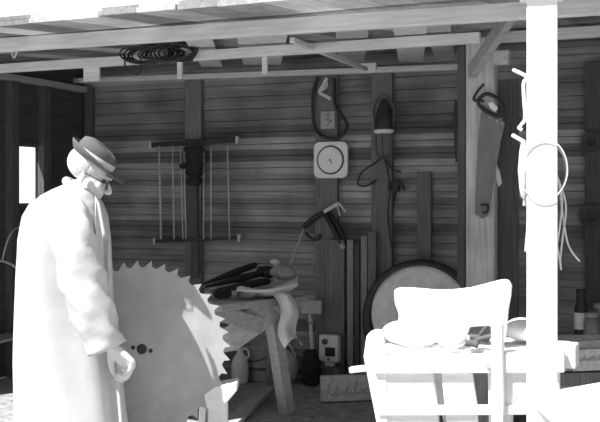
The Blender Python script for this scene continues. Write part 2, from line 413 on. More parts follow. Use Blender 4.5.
# dark cloth bundle in its middle
mb = MB(); rings = []
for i in range(14):
    u = i/13; c = on(194, 147+u*38, yf-.06); w = .085*(1-.25*u)+.02*math.sin(i*2.3); d = .035
    rings.append([c+Vector((w*math.cos(a)+.01*math.sin(3*a+i), d*math.sin(a), .008*math.cos(5*a+i))) for a in [2*PI*k/18 for k in range(18)]])
mb.loft(rings); mb.ell(on(184, 166, yf-.06), (.05, .02, .025))
solo('dark_rag', mb, 'darkcloth', 'black rag bunched over the middle of the rod frame', 'cloth', smooth=True)
solo('dark_plank', MB().bar(on(193, 182, yf-.003), on(195, 278, yf-.003), .075, .014, Vector((0, 1, 0))), 'dark_wood_z', 'narrow black plank hanging below the black rag', 'plank', bev=.002)

# square white dial
c = on(331, 160, WB-.012); t = thing('round_dial', 'white square plate with rounded corners and a round ringed dial', 'dial', c)
h = .148; rr = .05; ol = []
for cx, cz, a0 in ((h-rr, h-rr, 0), (-h+rr, h-rr, 90), (-h+rr, -h+rr, 180), (h-rr, -h+rr, 270)):
    for k in range(6): a = R_(a0+k*18); ol.append(c+Vector((cx+rr*math.cos(a), 0, cz+rr*math.sin(a))))
link('plate', MB().prism(ol, (0, .024, 0)), 'dial', t)
A3 = (Vector((1, 0, 0)), UP, Vector((0, -1, 0)))
link('ring', MB().tube([c+Vector((.113*math.cos(a), -.014, .113*math.sin(a))) for a in [2*PI*k/40 for k in range(40)]], .007, 8, closed=True), 'rust', t, smooth=True)
link('dial_face', MB().lathe(c, [(.106, .0), (.106, .022), (.09, .026)], 40, A3), 'dial', t)
link('hand', MB().bar(c+Vector((.0, -.028, .0)), c+Vector((.02, -.028, -.03)), .006, .003, Vector((0, 1, 0))), 'rust', t)
link('screw', MB().ell(c+Vector((0, -.028, 0)), (.008, .006, .008)), 'rust', t, smooth=True)

# black hose loop, tag board and twist of pale rope
y = WB-.03
mb = MB().tube([on(318, 77, y), on(313.5, 90, y), on(313, 112, y), on(315, 128, y), on(323, 136, y-.02), on(334, 139, y-.03), on(344, 133, y-.02), on(347, 124, y-.01), on(341, 114, y), on(335, 104, y), on(334, 78, y)], .014, 10, 6)
solo('black_hose', mb, 'black', 'black hose hanging in a loop above the dial', 'hose', smooth=True)
mb = MB(); c0 = on(328, 120, WB-.012)
mb.box(c0, (.125, .02, .145))
t = thing('wall_plate', 'small worn grey plate above the dial', 'plate', c0)
link('plate', mb, 'greymetal', t, bev=.004)
link('letter', MB().tube([c0+Vector((-.03, -.015, .04)), c0+Vector((.02, -.015, .045)), c0+Vector((-.01, -.015, 0)), c0+Vector((.035, -.015, -.01)), c0+Vector((-.02, -.015, -.05))], .006, 6, 5), 'label', t)
mb = MB().tube([on(327, 78, y), on(323, 86, y-.01), on(320, 92, y-.02), on(326, 96, y-.02), on(331, 99, y-.01)], .016, 8, 6).tube([on(326, 80, y), on(327, 86, y), on(322, 90, y-.02)], .012, 8, 4)
solo('rope_knot', mb, 'cloth', 'twist of pale rope at the top of the black hose', 'rope', smooth=True)

# trouble lamp on third stud
c = on(384, 131, WB-.07); t = thing('hanging_lamp', 'dark hooded hand lamp with a bright rim on the upright board', 'lamp', c)
A = (Vector((1, 0, 0)), Vector((0, 1, 0)), UP)
link('hood', MB().lathe(c, [(.075, 0), (.078, .03), (.07, .10), (.055, .17), (.035, .22), (.02, .25)], 24, A, 1, .7), 'black', t, smooth=True)
link('rim', MB().lathe(c, [(.07, -.02), (.082, -.012), (.082, .006), (.076, .012)], 24, A, 1, .7), 'white', t, smooth=True)
link('handle', MB().tube([c+Vector((-.07, 0, .02)), c+Vector((-.085, 0, .18)), c+Vector((-.03, 0, .27)), c+Vector((.03, 0, .27)), c+Vector((.085, 0, .17)), c+Vector((.07, 0, .02))], .009, 8, 6), 'rust', t, smooth=True)
link('cage', MB().tube([c+Vector((-.07, 0, -.02)), c+Vector((-.06, 0, -.17)), c+Vector((0, 0, -.22)), c+Vector((.06, 0, -.17)), c+Vector((.07, 0, -.02))], .008, 8, 6).tube([c+Vector((0, -.05, -.02)), c+Vector((0, -.04, -.16)), c+Vector((0, 0, -.22))], .007, 8, 6), 'rust', t, smooth=True)
y = WB-.03
mb = MB().tube([on(384, 155, y), on(375, 163, y), on(362, 172, y+.01), on(358, 184, y+.02), on(366, 186, y+.02), on(376, 180, y)], .007, 8, 6)
mb.tube([on(384, 156, y), on(391, 168, y), on(401, 172, y+.02)], .007, 8, 6).tube([on(385, 160, y), on(390, 185, y), on(388, 215, y), on(392, 250, y+.01)], .006, 8, 6)
solo('loose_wire', mb, 'black', 'loose dark wires trailing below the hooded lamp', 'wire', smooth=True)
mb = MB().box(on(394, 186, WY-.04), (.09, .05, .08)).bar(on(394, 190, WY-.04), on(389, 214, WY-.04), .03, .04).bar(on(398, 180, WY-.05), on(405, 190, WY-.05), .02, .02)
solo('door_latch', mb, 'black', 'black iron latch hung right of the loose wires', 'latch', bev=.004)

# bent iron tool with pale fork
y = WB-.04
t = thing('jointed_tool', 'jointed dark iron tool with a pale forked tip on the wall', 'tool', on(325, 215, y))
link('arm', MB().tube([on(303, 228, y), on(313, 219, y), on(325, 212, y)], [.02, .025, .018], 10, 4), 'black', t, smooth=True)
link('fork', MB().bar(on(324, 212, y-.02), on(339, 203, y-.02), .02, .03).bar(on(339, 203, y-.02), on(346, 212, y-.02), .018, .018).bar(on(337, 204, y-.02), on(340, 216, y-.02), .014, .014), 'rope', t, bev=.003)
link('shaft', MB().tube([on(325, 213, y), on(343, 247, y)], .022, 12).tube([on(330, 212, y-.01), on(346, 241, y-.01)], .014, 12), 'black', t, smooth=True)
link('ferrule', MB().tube([on(341.5, 244, y), on(344, 249, y)], .026, 12), 'greymetal', t, smooth=True)
solo('thin_cane', MB().tube([on(290, 266, y-.02), on(297, 247, y-.02), on(304, 228, y-.02)], .01, 8, 3), 'greymetal', 'thin grey cane leaning between the trestle and the jointed tool', 'stick', smooth=True)
solo('wall_hook', MB().tube([on(306, 233, y+.03), on(311, 238, y), on(318, 239, y), on(320, 234, y)], .012, 8, 5), 'black', 'small black hook under the jointed tool', 'hook', smooth=True)

# dark strap left of inner post
y = 6.3; xs = pp.x-PW/2-.07
mb = MB().tube([Vector((xs, y, on(458, 100, y).z)), Vector((xs-.012, y, on(458, 112, y).z)), Vector((xs-.008, y, on(458, 140, y).z)), Vector((xs, y, on(458, 162, y).z))], .02, 8, 6)
solo('dark_strap', mb, 'black', 'dark strap hanging beside the left of the inner post', 'strap', smooth=True)

# handsaw on the inner post
y = 6.17
t = thing('handsaw', 'large old handsaw hung handle up on the inner post', 'saw', on(490, 150, y))
ol = [on(482, 104, y), on(498, 112, y), on(505, 124, y), on(501, 140, y), on(494, 180, y), on(488, 216, y), on(482, 219, y), on(475, 214, y), on(476, 180, y), on(478, 140, y)]
link('steel_blade', MB().prism(ol, (0, .006, 0)), 'handsaw', t)
hp = [on(478, 100, y-.01), on(486, 94, y-.01), on(497, 98, y-.01), on(503, 108, y-.01), on(499, 116, y-.01), on(489, 113, y-.01), on(480, 106, y-.01)]
link('handle', MB().tube(catmull(hp+[hp[0]], 5)[:-1], .013, 8, closed=True), 'black', t, smooth=True)
link('label_patch', MB().prism([on(488, 103, y-.014), on(493, 102, y-.014), on(498, 108, y-.014), on(495, 112, y-.014), on(490, 108, y-.014)], (0, .006, 0)), 'white', t)
for a, b in ((481, 104), (490, 117), (497, 121), (503, 123)): link('screw', MB().ell(on(a, b, y-.01), (.009, .006, .009)), 'greymetal', t, smooth=True)
solo('iron_hook', MB().tube([on(481, 205, y-.02), on(487, 205, y-.02), on(488, 211, y-.02), on(483, 213, y-.02)], .008, 8, 5), 'black', 'small black hook at the tip of the handsaw', 'hook', smooth=True)
solo('wire_hook', MB().tube([on(484, 84, y), on(477, 92, y), on(474, 100, y-.01), on(484, 101, y-.02)], .009, 8, 5), 'black', 'bent dark wire hook above the handsaw handle', 'hook', smooth=True)
solo('white_chip', MB().prism([on(497, 165, 6.29), on(500, 172, 6.29), on(502, 183, 6.29), on(499, 187, 6.29), on(496, 178, 6.29)], (0, .02, 0)), 'white', 'small white sliver caught on the board beside the handsaw', 'chip')

# right wall: coils, jars on a shelf
for (px, py, rr_, lb) in ((592, 142, .075, 'dark wire coil hung high on the wide board at the right edge'), (592, 216, .09, 'dark wire coil hung low on the wide board at the right edge')):
    mb = MB(); c = on(px, py, WB-.03)
    for i in range(4):
        mb.tube([c+Vector(((rr_-.012*i)*math.cos(a), .008*math.sin(2*a+i)-.006*i, (rr_-.012*i)*math.sin(a))) for a in [2*PI*k/24 for k in range(24)]], .006, 6, closed=True)
    solo('wire_coil', mb, 'rust', lb, 'coil', 'dark coils on the right-hand board', smooth=True)
ys = 6.6
zs = on(585, 338, ys).z
t = thing('shelf', 'standing plank shelf under the jars at the right edge', 'shelf', (on(588, 338, ys).x+.15, ys+.1, 0))
link('shelf_plank', MB().box((on(588, 338, ys).x+.15, ys+.1, zs-.015), (.75, .34, .03)), 'wood_x', t, bev=.003)
for s_ in (-.1, .4): link('leg', MB().box((on(588, 338, ys).x+s_, ys+.2, (zs-.03)/2), (.05, .05, zs-.03)), 'dark_wood_z', t, bev=.003)
c = Vector((on(581, 300, ys).x, ys, zs)); t = thing('bottle', 'dark bottle with a white label on the right shelf', 'bottle', c)
link('bottle_body', MB().lathe(c, [(.04, 0), (.043, .01), (.043, .2), (.03, .24), (.03, .3), (.032, .305)], 20), 'black', t, smooth=True)
link('bottle_label', MB().lathe(c, [(.045, .06), (.0452, .061), (.0452, .17), (.045, .171)], 20), 'white', t, smooth=True)
link('lid', MB().lathe(c, [(.034, .3), (.034, .325)], 20), 'black', t)
for px, dy, h_, r_, lb in ((592, -.05, .15, .055, 'squat pale glass jar on the right shelf'), (600, .06, .2, .06, 'taller pale glass jar at the very right edge')):
    c = Vector((on(px, 300, ys+dy).x, ys+dy, zs)); t = thing('jar', lb, 'jar', c)
    link('glass_body', MB().lathe(c, [(r_*.9, 0), (r_, .01), (r_, h_*.75), (r_*.7, h_*.92), (r_*.7, h_)], 24), 'glass', t, smooth=True)
    link('contents', MB().lathe(c, [(r_*.8, .008), (r_*.9, .02), (r_*.9, h_*.6)], 20), 'white', t, smooth=True)
    link('lid', MB().lathe(c, [(r_*.74, h_), (r_*.76, h_+.003), (r_*.76, h_+.025), (r_*.6, h_+.03)], 24), 'greymetal', t)

# ------------------------------------------------------------------ floor by the back wall
c = og(347, 401); c.z = 0; X3 = (Vector((1, 0, 0)), Vector((0, 1, 0)), UP)
t = thing('lettered_plank', 'thick pale plank with faint scrawled letters lying on the dirt', 'plank', c)
D = c.y
lb_, rb_ = og(319, 402), og(384, 400)
hh = .185
ctr = (lb_+rb_)/2+Vector((0, .03, hh/2)); dv = (rb_-lb_).normalized(); nv = Vector((-dv.y, dv.x, 0))
link('board', MB().box(ctr, ((rb_-lb_).length, .06, hh), (dv, nv, UP)), 'stored', t, bev=.006)
def sp(u, v): return lb_+dv*u+Vector((0, 0, v))+Vector((0, .03, 0))-nv*.033
strokes = [[(.07, .12), (.05, .09), (.07, .05), (.10, .06), (.12, .11), (.11, .05), (.14, .05)],
           [(.15, .09), (.17, .05), (.20, .12), (.19, .05), (.22, .07)], [(.24, .05), (.27, .14), (.25, .13), (.26, .05), (.30, .09), (.29, .05)],
           [(.31, .07), (.34, .10), (.32, .05), (.36, .06), (.38, .13), (.37, .05)], [(.40, .08), (.43, .1), (.41, .05), (.45, .06)]]
for s_ in strokes: link('letter', MB().tube([sp(u, v) for u, v in s_], .0035, 6, 5), 'wood_x', t, smooth=True)

# pale outlet box
c = on(330, 362, WB-.1); c.z = .06
base = on(330, 362, WB-.12)
t = thing('outlet_box', 'pale box with a round knob and a dark square hole against the wall', 'box', base)
bc = on(330, 348, WB-.12)
link('case', MB().box(bc, (.17, .07, .22)), 'white', t, bev=.012)
link('knob', MB().lathe(bc+Vector((-.03, -.035, .055)), [(.024, 0), (.024, .012), (.015, .016)], 20, A3), 'rust', t)
link('square_hole', MB().box(bc+Vector((.015, -.036, -.025)), (.085, .012, .07)), 'black', t, bev=.002)
link('foot', MB().box(bc+Vector((0, -.0, -.125)), (.08, .05, .04)), 'white', t, bev=.008)
link('screw', MB().lathe(bc+Vector((-.0, -.035, -.085)), [(.012, 0), (.008, .008)], 12, A3), 'rust', t)
# dark crate under the outlet box
zc = bc.z-.145
solo('wood_block', MB().box((bc.x-.02, WB-.14, zc/2), (.26, .16, zc)), 'wood_z', 'dark wooden block under the pale outlet box', 'block', bev=.006)

# flat-headed tool
y = WB-.18
t = thing('hand_tool', 'upright tool with a pale flat head and pale handle', 'tool', on(312, 374, y))
link('head', MB().box(on(311.5, 307, y), (.185, .03, .115)), 'greymetal', t, bev=.01)
link('tool_handle', MB().tube([on(310, 314, y), on(312, 346, y), on(313, 372, y)], .016, 10), 'rope', t, smooth=True)
link('collar', MB().lathe(on(311, 320, y), [(.024, -.03), (.026, 0), (.02, .03)], 14), 'greymetal', t, smooth=True)
# dark boots / bag near
mb = MB(); c = on(311, 370, y-.14); c.z = 0
rings = []
for i in range(12):
    u = i/11; w = .082*math.sin(PI*(.25+.6*u))+.012*math.sin(i*2); 
    rings.append([c+Vector((w*math.cos(a)+.01*math.sin(4*a+i), w*.7*math.sin(a)+.01*math.cos(3*a), u*.27+.01*math.sin(2*a))) for a in [2*PI*k/20 for k in range(20)]])
solo('dark_sack', mb.loft(rings), 'darkcloth', 'black crumpled sack standing at the foot of the flat-headed tool', 'sack', smooth=True)
# white stick poking from the bench
solo('white_stick', MB().bar(on(350, 370, 4.33), on(376, 367, 4.33), .04, .03), 'whitewood', 'short white stick of wood poking out left of the bench', 'stick', bev=.008)

# bottle, bucket, pot under the trestle
c = og(240, 383); c.z = 0
t = thing('jug', 'pale earthenware jug standing under the trestle', 'jug', c)
link('body', MB().lathe(c, [(.06, 0), (.068, .02), (.07, .14), (.055, .2), (.028, .235), (.024, .27), (.03, .285)], 24), 'cloth', t, smooth=True)
link('handle', MB().tube([c+Vector((.05, 0, .19)), c+Vector((.08, 0, .23)), c+Vector((.06, 0, .275)), c+Vector((.025, 0, .27))], .008, 8, 5), 'cloth', t, smooth=True)
c = og(261, 379); c.z = 0
t = thing('bucket', 'grey metal bucket standing behind the trestle leg', 'bucket', c)
link('bucket_body', MB().lathe(c, [(.115, 0), (.12, .01), (.15, .27), (.158, .275), (.158, .285), (.145, .285), (.12, .05)], 30), 'greymetal', t, smooth=True)
link('hoop', MB().lathe(c, [(.131, .09), (.135, .095), (.137, .11), (.133, .115)], 30), 'rust', t, smooth=True)
link('bail', MB().tube([c+Vector((-.155, 0, .265)), c+Vector((-.1, -.12, .2)), c+Vector((0, -.17, .17)), c+Vector((.1, -.12, .2)), c+Vector((.155, 0, .265))], .005, 8, 6), 'rust', t, smooth=True)
c = og(287, 382); c.z = 0
t = thing('kettle', 'rounded grey pot with a pale bail beside the trestle leg', 'pot', c)
link('pot_body', MB().lathe(c, [(.05, 0), (.09, .03), (.105, .09), (.1, .15), (.075, .2), (.05, .22)], 26), 'greymetal', t, smooth=True)
link('lid', MB().lathe(c, [(.052, .218), (.05, .23), (.02, .24), (.012, .26)], 20), 'greymetal', t, smooth=True)
link('bail', MB().tube([c+Vector((-.08, 0, .19)), c+Vector((-.03, -.03, .3)), c+Vector((.04, -.03, .3)), c+Vector((.08, 0, .19))], .006, 8, 6), 'rope', t, smooth=True)

# ------------------------------------------------------------------ trestle table
tz = .86
TA, TB = og(222, 300, tz), og(270, 306, tz)
c = pt(255, 310, 6.4); c.z = 0
t = thing('trestle', 'rough slanting wooden trestle behind the big saw blade', 'trestle', c)
# sloping apron board facing camera, light; top slab
topl = pt(200, 312, 6.15); topr = pt(280, 300, 6.7)
link('top_slab', MB().bar(pt(196, 306, 6.0), pt(284, 297, 6.75), .42, .045), 'wood_x', t, bev=.006)
link('apron', MB().prism([pt(222, 330, 6.02), pt(262, 300, 6.35), pt(279, 300, 6.4), pt(281, 314, 6.4), pt(270, 326, 6.38), pt(236, 350, 6.1), pt(222, 352, 6.02)], FW*.04), 'stored', t)
link('brace', MB().bar(pt(203, 308, 5.9), pt(262, 326, 6.25), .03, .10), 'wood_x', t, bev=.004)
link('leg', MB().bar(pt(270, 302, 6.42), og(287, 413)+Vector((0, 0, 0)), .085, .085), 'wood_x', t, bev=.006)
link('leg', MB().bar(pt(276, 302, 6.9), pt(270, 392, 7.2), .07, .07), 'wood_z', t, bev=.006)
link('leg', MB().bar(pt(214, 312, 6.1), og(206, 430), .08, .08), 'wood_z', t, bev=.006)
# tall dark tools, bundle of folded umbrellas
def tool(p, q, r0, r1, label, name='dark_bundle', m='darkcloth', cat='umbrella'):
    p, q = Vector(p), Vector(q); k = thing(name, label, cat, p)
    link('canopy', MB().tube([p, p+(q-p)*.15, p+(q-p)*.6, q], [.008, r0*.5, r0, r1], 12), m, k, smooth=True)
    link('shaft', MB().tube([p+(p-q)*.06, p, q, q+(q-p)*.1], .007, 8), 'rust', k, smooth=True)
    return k
tool(pt(203, 284, 6.2), pt(255, 265, 6.55), .024, .02, 'topmost long black folded umbrella on the trestle')
tool(pt(205, 287, 6.1), pt(262, 273, 6.5), .026, .022, 'second long black folded umbrella below the topmost on the trestle')
tool(pt(214, 291, 6.05), pt(268, 281, 6.45), .028, .024, 'lowest black folded umbrella on the trestle slab')
def crumple(name, outline, m, label, cat, th=.02, amp=.02, seed=0, depthf=None):
    pass
def sheet(fn, nu, nv_, th):
    """a cloth surface from fn(u,v) given real thickness"""
    top = [[fn(i/nu, j/nv_) for i in range(nu+1)] for j in range(nv_+1)]
    m_ = MB(); off = Vector((0, 0, -th)) if not isinstance(th, Vector) else th
    W1 = nu+1; vs = [p for r in top for p in r]; n = len(vs); fs = []
    vs += [p+off for p in vs]
    for j in range(nv_):
        for i in range(nu):
            a = j*W1+i; fs += [(a, a+1, a+W1+1, a+W1), (n+a, n+a+W1, n+a+W1+1, n+a+1)]
    for i in range(nu): fs += [(i, n+i, n+i+1, i+1), (nv_*W1+i, nv_*W1+i+1, n+nv_*W1+i+1, n+nv_*W1+i)]
    for j in range(nv_): fs += [(j*W1, (j+1)*W1, n+(j+1)*W1, n+j*W1), (j*W1+nu, n+j*W1+nu, n+(j+1)*W1+nu, (j+1)*W1+nu)]
    return m_.add(vs, fs)
def f1(u, v):
    P = catmull([pt(238, 288, 6.3), pt(258, 292, 6.3), pt(280, 289, 6.4), pt(298, 281, 6.5)], 10)
    p = P[min(30, int(u*30))]
    return p+FW*(v-.5)*.3+UP*(.03*math.sin(v*5+u*3)+.06*max(0, u-.8)*math.sin(v*3))
solo('pale_cloth', sheet(f1, 24, 10, .012), 'cloth', 'pale crumpled cloth trailing over the trestle end', 'cloth', smooth=True)
def f2(u, v):
    a = pt(272+u*18, 293, 6.22+.1*u); b = pt(286+u*18, 348-10*math.sin(u*3), 6.2+.1*u)
    return a+(b-a)*v+FW*(.025*math.sin(u*6+v*3)-.02)+RT*(.03*math.sin(v*6))
solo('hanging_cloth', sheet(f2, 18, 18, FW*.012), 'cloth', 'grey cloth hanging down past the trestle leg', 'cloth', smooth=True)
for i, (px, py, d, r_, m_, lb) in enumerate(((275, 262, 6.65, .03, 'rope', 'small pale knob on top of the heap'), (283, 272, 6.6, .07, 'greycloth', 'grey wad of cloth on the right of the heap'), (266, 272, 6.7, .06, 'darkcloth', 'black wad of cloth behind the umbrellas on the trestle'), (222, 293, 6.2, .05, 'darkcloth', 'black wad of cloth at the left of the trestle heap'), (246, 293, 6.25, .05, 'greycloth', 'grey wad of cloth under the lowest umbrella'))):
    mb = MB().ell(pt(px, py, d), (r_*1.3, r_, r_*.75), n=24, m=16)
    c = pt(px, py, d); mb.v = [c+(v-c)*(1+.25*noise.noise((v-c)*28+Vector((i*5, 0, 0)))) for v in mb.v]
    solo('cloth_wad', mb, m_, lb, 'cloth', smooth=True)
# sloping board on the dirt and the stump with the wedge
t = solo('loose_board', MB().bar(og(274, 382, .06), pt(231, 425, 6.1)+Vector((0, 0, .01)), .10, .03, UP), 'wood_x', 'long board sloping to the ground under the trestle', 'board', bev=.004)
c = pt(218, 396, 4.95); zb = pt(218, 390, 4.95).z
t = thing('chopping_stump', 'pale sawn wooden block right under the blade teeth', 'stump', Vector((c.x, c.y, 0)))
link('post', MB().box((c.x, c.y, (zb-.02)/2), (.1, .1, zb-.02), (RT, FW, UP)), 'whitewood', t, bev=.008)
link('block', MB().prism([pt(205, 392, 4.9), pt(216, 384, 4.9), pt(238, 380, 4.9), pt(238, 388, 4.9), pt(226, 402, 4.9), pt(208, 406, 4.9)], FW*.14), 'whitewood', t, bev=.006)

# ------------------------------------------------------------------ circular saw blade
bc = pt(142, 349, 4.85); rb = 89/FPX*4.85
NB = (FW*1.0+RT*.05+UP*.04).normalized(); XB = UP.cross(NB).normalized()*-1; ZB = NB.cross(XB)*1
if XB.dot(RT) < 0: XB = -XB
ZB = XB.cross(-NB); ZB = ZB if ZB.z > 0 else -ZB
t = thing('circular_saw_blade', 'big round steel saw blade with hooked teeth held by the man', 'saw blade', bc-UP*rb)
ol = []; NT = 40
for k in range(NT):
    a0 = 2*PI*k/NT
    for da, r_ in ((0, .925), (.025, .935), (.04, 1.0), (.055, .985), (.11, .93), (.135, .918)):
        a = a0+da; ol.append(bc+XB*rb*r_*math.cos(a)+ZB*rb*r_*math.sin(a))
mb = MB(); n = len(ol); th = NB*.006
inner = [bc+XB*.018*math.cos(2*PI*k/n)+ZB*.018*math.sin(2*PI*k/n) for k in range(n)]
mid = [bc+(p-bc)*(.915*rb/(p-bc).length) for p in ol]
vs = [p-th/2 for p in ol]+[p-th/2 for p in mid]+[p-th/2 for p in inner]+[p+th/2 for p in ol]+[p+th/2 for p in mid]+[p+th/2 for p in inner]
fs = []
for i in range(n):
    j = (i+1) % n
    fs += [(i, j, n+j, n+i), (n+i, n+j, 2*n+j, 2*n+i), (3*n+j, 3*n+i, 4*n+i, 4*n+j), (4*n+j, 4*n+i, 5*n+i, 5*n+j), (i, 3*n+i, 3*n+j, j), (2*n+j, 5*n+j, 5*n+i, 2*n+i)]
mb.add(vs, fs); link('blade_disc', mb, 'blade', t)
AB = (XB, ZB, -NB)
link('arbor_ring', MB().lathe(bc-NB*.003, [(.026, 0), (.026, .004), (.019, .006)], 24, AB), 'black', t)
for s_ in (-1, 1): link('pin_hole', MB().lathe(bc-NB*.003+XB*.045*s_-ZB*.008*s_, [(.011, 0), (.011, .002)], 16, AB), 'black', t)
# block the blade rests on
lowz = bc.z-rb
solo('wood_block', MB().box((bc.x, bc.y, (lowz+.01)/2), (.36, .10, lowz+.01), (XB, NB-UP*NB.z, UP)), 'wood_x', 'thick wooden block the big saw blade stands on', 'block', bev=.008)

# ------------------------------------------------------------------ the man
MD = 4.6; MX = lambda px, py, w=0: pt(px, py, MD)+FW*w           # w: further from the lens
man = thing('person', 'man in a long pale coat and felt hat stooping over the saw blade', 'person', Vector((pt(70, 300, MD).x, pt(70, 300, MD).y, 0)))
tilt = R_(27)
HX = (RT*math.cos(tilt)-UP*math.sin(tilt)).normalized(); HZ = (UP*math.cos(tilt)+RT*math.sin(tilt)).normalized(); HYv = FW
hc = MX(90, 174)
def H(x, y, z): return hc+(HX*x+HYv*y+HZ*z)*1.12
HA = (HX, HYv, HZ)
body = MB()
body.ell(H(-.008, 0, .035), (.098, .076, .09), HA, 28, 18)
body.ell(H(.028, 0, -.03), (.062, .062, .085), HA, 24, 14)
body.ell(H(.045, 0, -.088), (.038, .036, .028), HA)
body.ell(H(.078, 0, .022), (.022, .05, .014), HA)                 # brow
body.tube([H(.08, 0, .012), H(.098, 0, -.012), H(.113, 0, -.035), H(.088, 0, -.042)], [.008, .010, .012, .010], 12, 3)
for s_ in (-1, 1):
    body.ell(H(.097, s_*.012, -.038), (.009, .007, .007), HA)
    body.ell(H(.062, s_*.036, -.028), (.022, .02, .024), HA)      # cheek
    body.ell(H(-.008, s_*.076, -.018), (.017, .009, .03), HA)     # ear
    body.ell(H(-.002, s_*.078, -.04), (.009, .007, .012), HA)
body.ell(H(.083, 0, -.062), (.012, .022, .007), HA)
body.ell(H(.08, 0, -.074), (.012, .02, .007), HA)
body.tube([H(-.03, 0, -.04), MX(80, 190), MX(68, 205)], [.058, .058, .07], 16, 3)
# trunk, arms, legs
body.tube([MX(68, 203), MX(60, 225), MX(58, 260), MX(60, 300), MX(64, 340)], [.10, .135, .14, .125, .135], 20, 3, flat=1.0)
body.tube([MX(74, 215, -.15), MX(66, 208, 0), MX(70, 213, .17)], .065, 14, 3)
wr = MX(120, 340, -.215)
body.tube([MX(74, 215, -.16), MX(90, 280, -.23), wr], [.06, .048, .028], 14, 4)
wl = MX(98, 345, .15)
body.tube([MX(72, 215, .14), MX(80, 280, .15), wl], [.06, .048, .028], 14, 4)
for s_, dx in ((-1, 4), (1, -6)):
    kx = MX(72+dx, 418, s_*.10); ft = Vector((kx.x, kx.y, 0)); ft = ft-RT*.03
    body.tube([MX(64, 345, s_*.09), kx, ft+UP*.09], [.10, .062, .045], 14, 4)
    body.tube([ft+UP*.05-RT*.05, ft+UP*.045+RT*.14], [.04, .035], 12)
# hands: palm, four bent fingers, thumb
def hand(mb, wrist, d, side, back, s=1.0):
    d = d.normalized(); side = side.normalized(); back = back.normalized()   # side: across the knuckles
    Q = lambda a, b, c: wrist+d*a*s+side*b*s+back*c*s
    for b in (-.028, -.01, .01, .028): mb.tube([Q(.0, b*.6, 0), Q(.045, b*.9, .004), Q(.088, b, .004)], [.019, .018, .0135], 10, 3)
    lens = (.036, .042, .04, .031)
    for i, b in enumerate((-.031, -.0105, .0105, .031)):
        l = lens[i]*s; p = Q(.09, b, .003); a = .75+.08*i; pts = [p]; rr = [.0115*s]
        for k, (f, da) in enumerate(((1.05, .75), (.75, .85), (.6, .6))):
            p = p+(d*math.cos(a)-back*math.sin(a))*l*f; pts.append(p); rr.append((.0105-.0012*k)*s); a += da
        mb.tube([Q(.07, b*.95, .003)]+pts, [.011*s]+rr, 10, 3)
    mb.tube([Q(.02, -.02, -.006), Q(.05, -.05, -.02), Q(.078, -.052, -.036), Q(.098, -.036, -.045)], [.017*s, .014*s, .012*s, .010*s], 10, 3)
hand(body, wr, (MX(137, 358, -.215)-wr), (FW*.45-RT*.35-UP*.3)*-1, (RT*.7+UP*.45-FW*.45), 1.3)
hand(body, wl, (MX(112, 362, .15)-wl), (-FW*.7+RT*.3-UP*.6), (RT*.8+UP*.4+FW*.4))
link('body', body, 'skin', man, remesh=.005)
ey = MB()
for s_ in (-1, 1): link('eye', MB().ell(H(.077, s_*.031, .0), (.011, .012, .009), HA), 'black', man, smooth=True)
hr = MB()
hr.ell(H(-.035, 0, .035), (.093, .083, .085), HA, 28, 18)  # hair, enlarged behind; its white paints in the sunlit back of the hat
cut = []
link('hair_lit_hat_back', hr, 'hair_lit_hat_back', man, smooth=True)
gl = MB()
for s_ in (-1, 1):
    c = H(.098, s_*.032, -.003)
    gl.tube([c+HYv*.021*math.cos(a)+HZ*.018*math.sin(a)+HX*(-.006*abs(math.cos(a))) for a in [2*PI*k/20 for k in range(20)]], .0028, 6, closed=True)
    gl.tube([H(.092, s_*.053, 0), H(.05, s_*.074, .0), H(-.01, s_*.083, .002)], .0025, 6, 3)
gl.tube([H(.1, -.012, 0), H(.104, 0, .004), H(.1, .012, 0)], .0025, 6, 3)
link('glasses', gl, 'black', man, smooth=True)
# coat
def oval(c, a, b, rowz=0, n=44, ph=0, amp=0, pw=2.3):
    out = []
    for k in range(n):
        t_ = 2*PI*k/n; cs, sn = math.cos(t_), math.sin(t_)
        x = a*math.copysign(abs(cs)**(2/pw), cs); y = b*math.copysign(abs(sn)**(2/pw), sn)
        f = 1+amp*(math.sin(5*t_+ph)+.6*math.sin(9*t_-ph*1.7))
        out.append(c+RT*x*f+FW*y*f)
    return out
rows = [(184, 66, 86, .07), (189, 54, 92, .12), (195, 43, 97, .17), (204, 32, 103, .21), (216, 25, 108, .22), (240, 20, 111, .22), (270, 18, 112, .21), (300, 17, 113, .20), (330, 16, 115, .20), (360, 15, 119, .205), (390, 15, 123, .21), (422, 14, 127, .22), (455, 12, 131, .225)]
rings = []
for i in range(len(rows)-1):
    for k in range(4):
        u = k/4; r0, r1 = rows[i], rows[i+1]
        y_ = r0[0]+(r1[0]-r0[0])*u; l = r0[1]+(r1[1]-r0[1])*u; r = r0[2]+(r1[2]-r0[2])*u; b = r0[3]+(r1[3]-r0[3])*u
        a_ = (r-l)/2/FPX*MD*.985
        rings.append(oval(MX((l+r)/2, y_), a_, b, ph=y_*.012+1, amp=min(.03, .0006*(y_-180)) if y_ > 200 else 0))
rings.append(oval(MX((12+131)/2, 455), 59.5/FPX*MD, .225, ph=6.5, amp=.03))
ct = MB().loft(rings, cap=True)
coat = link('coat', ct, 'coat', man, smooth=True)
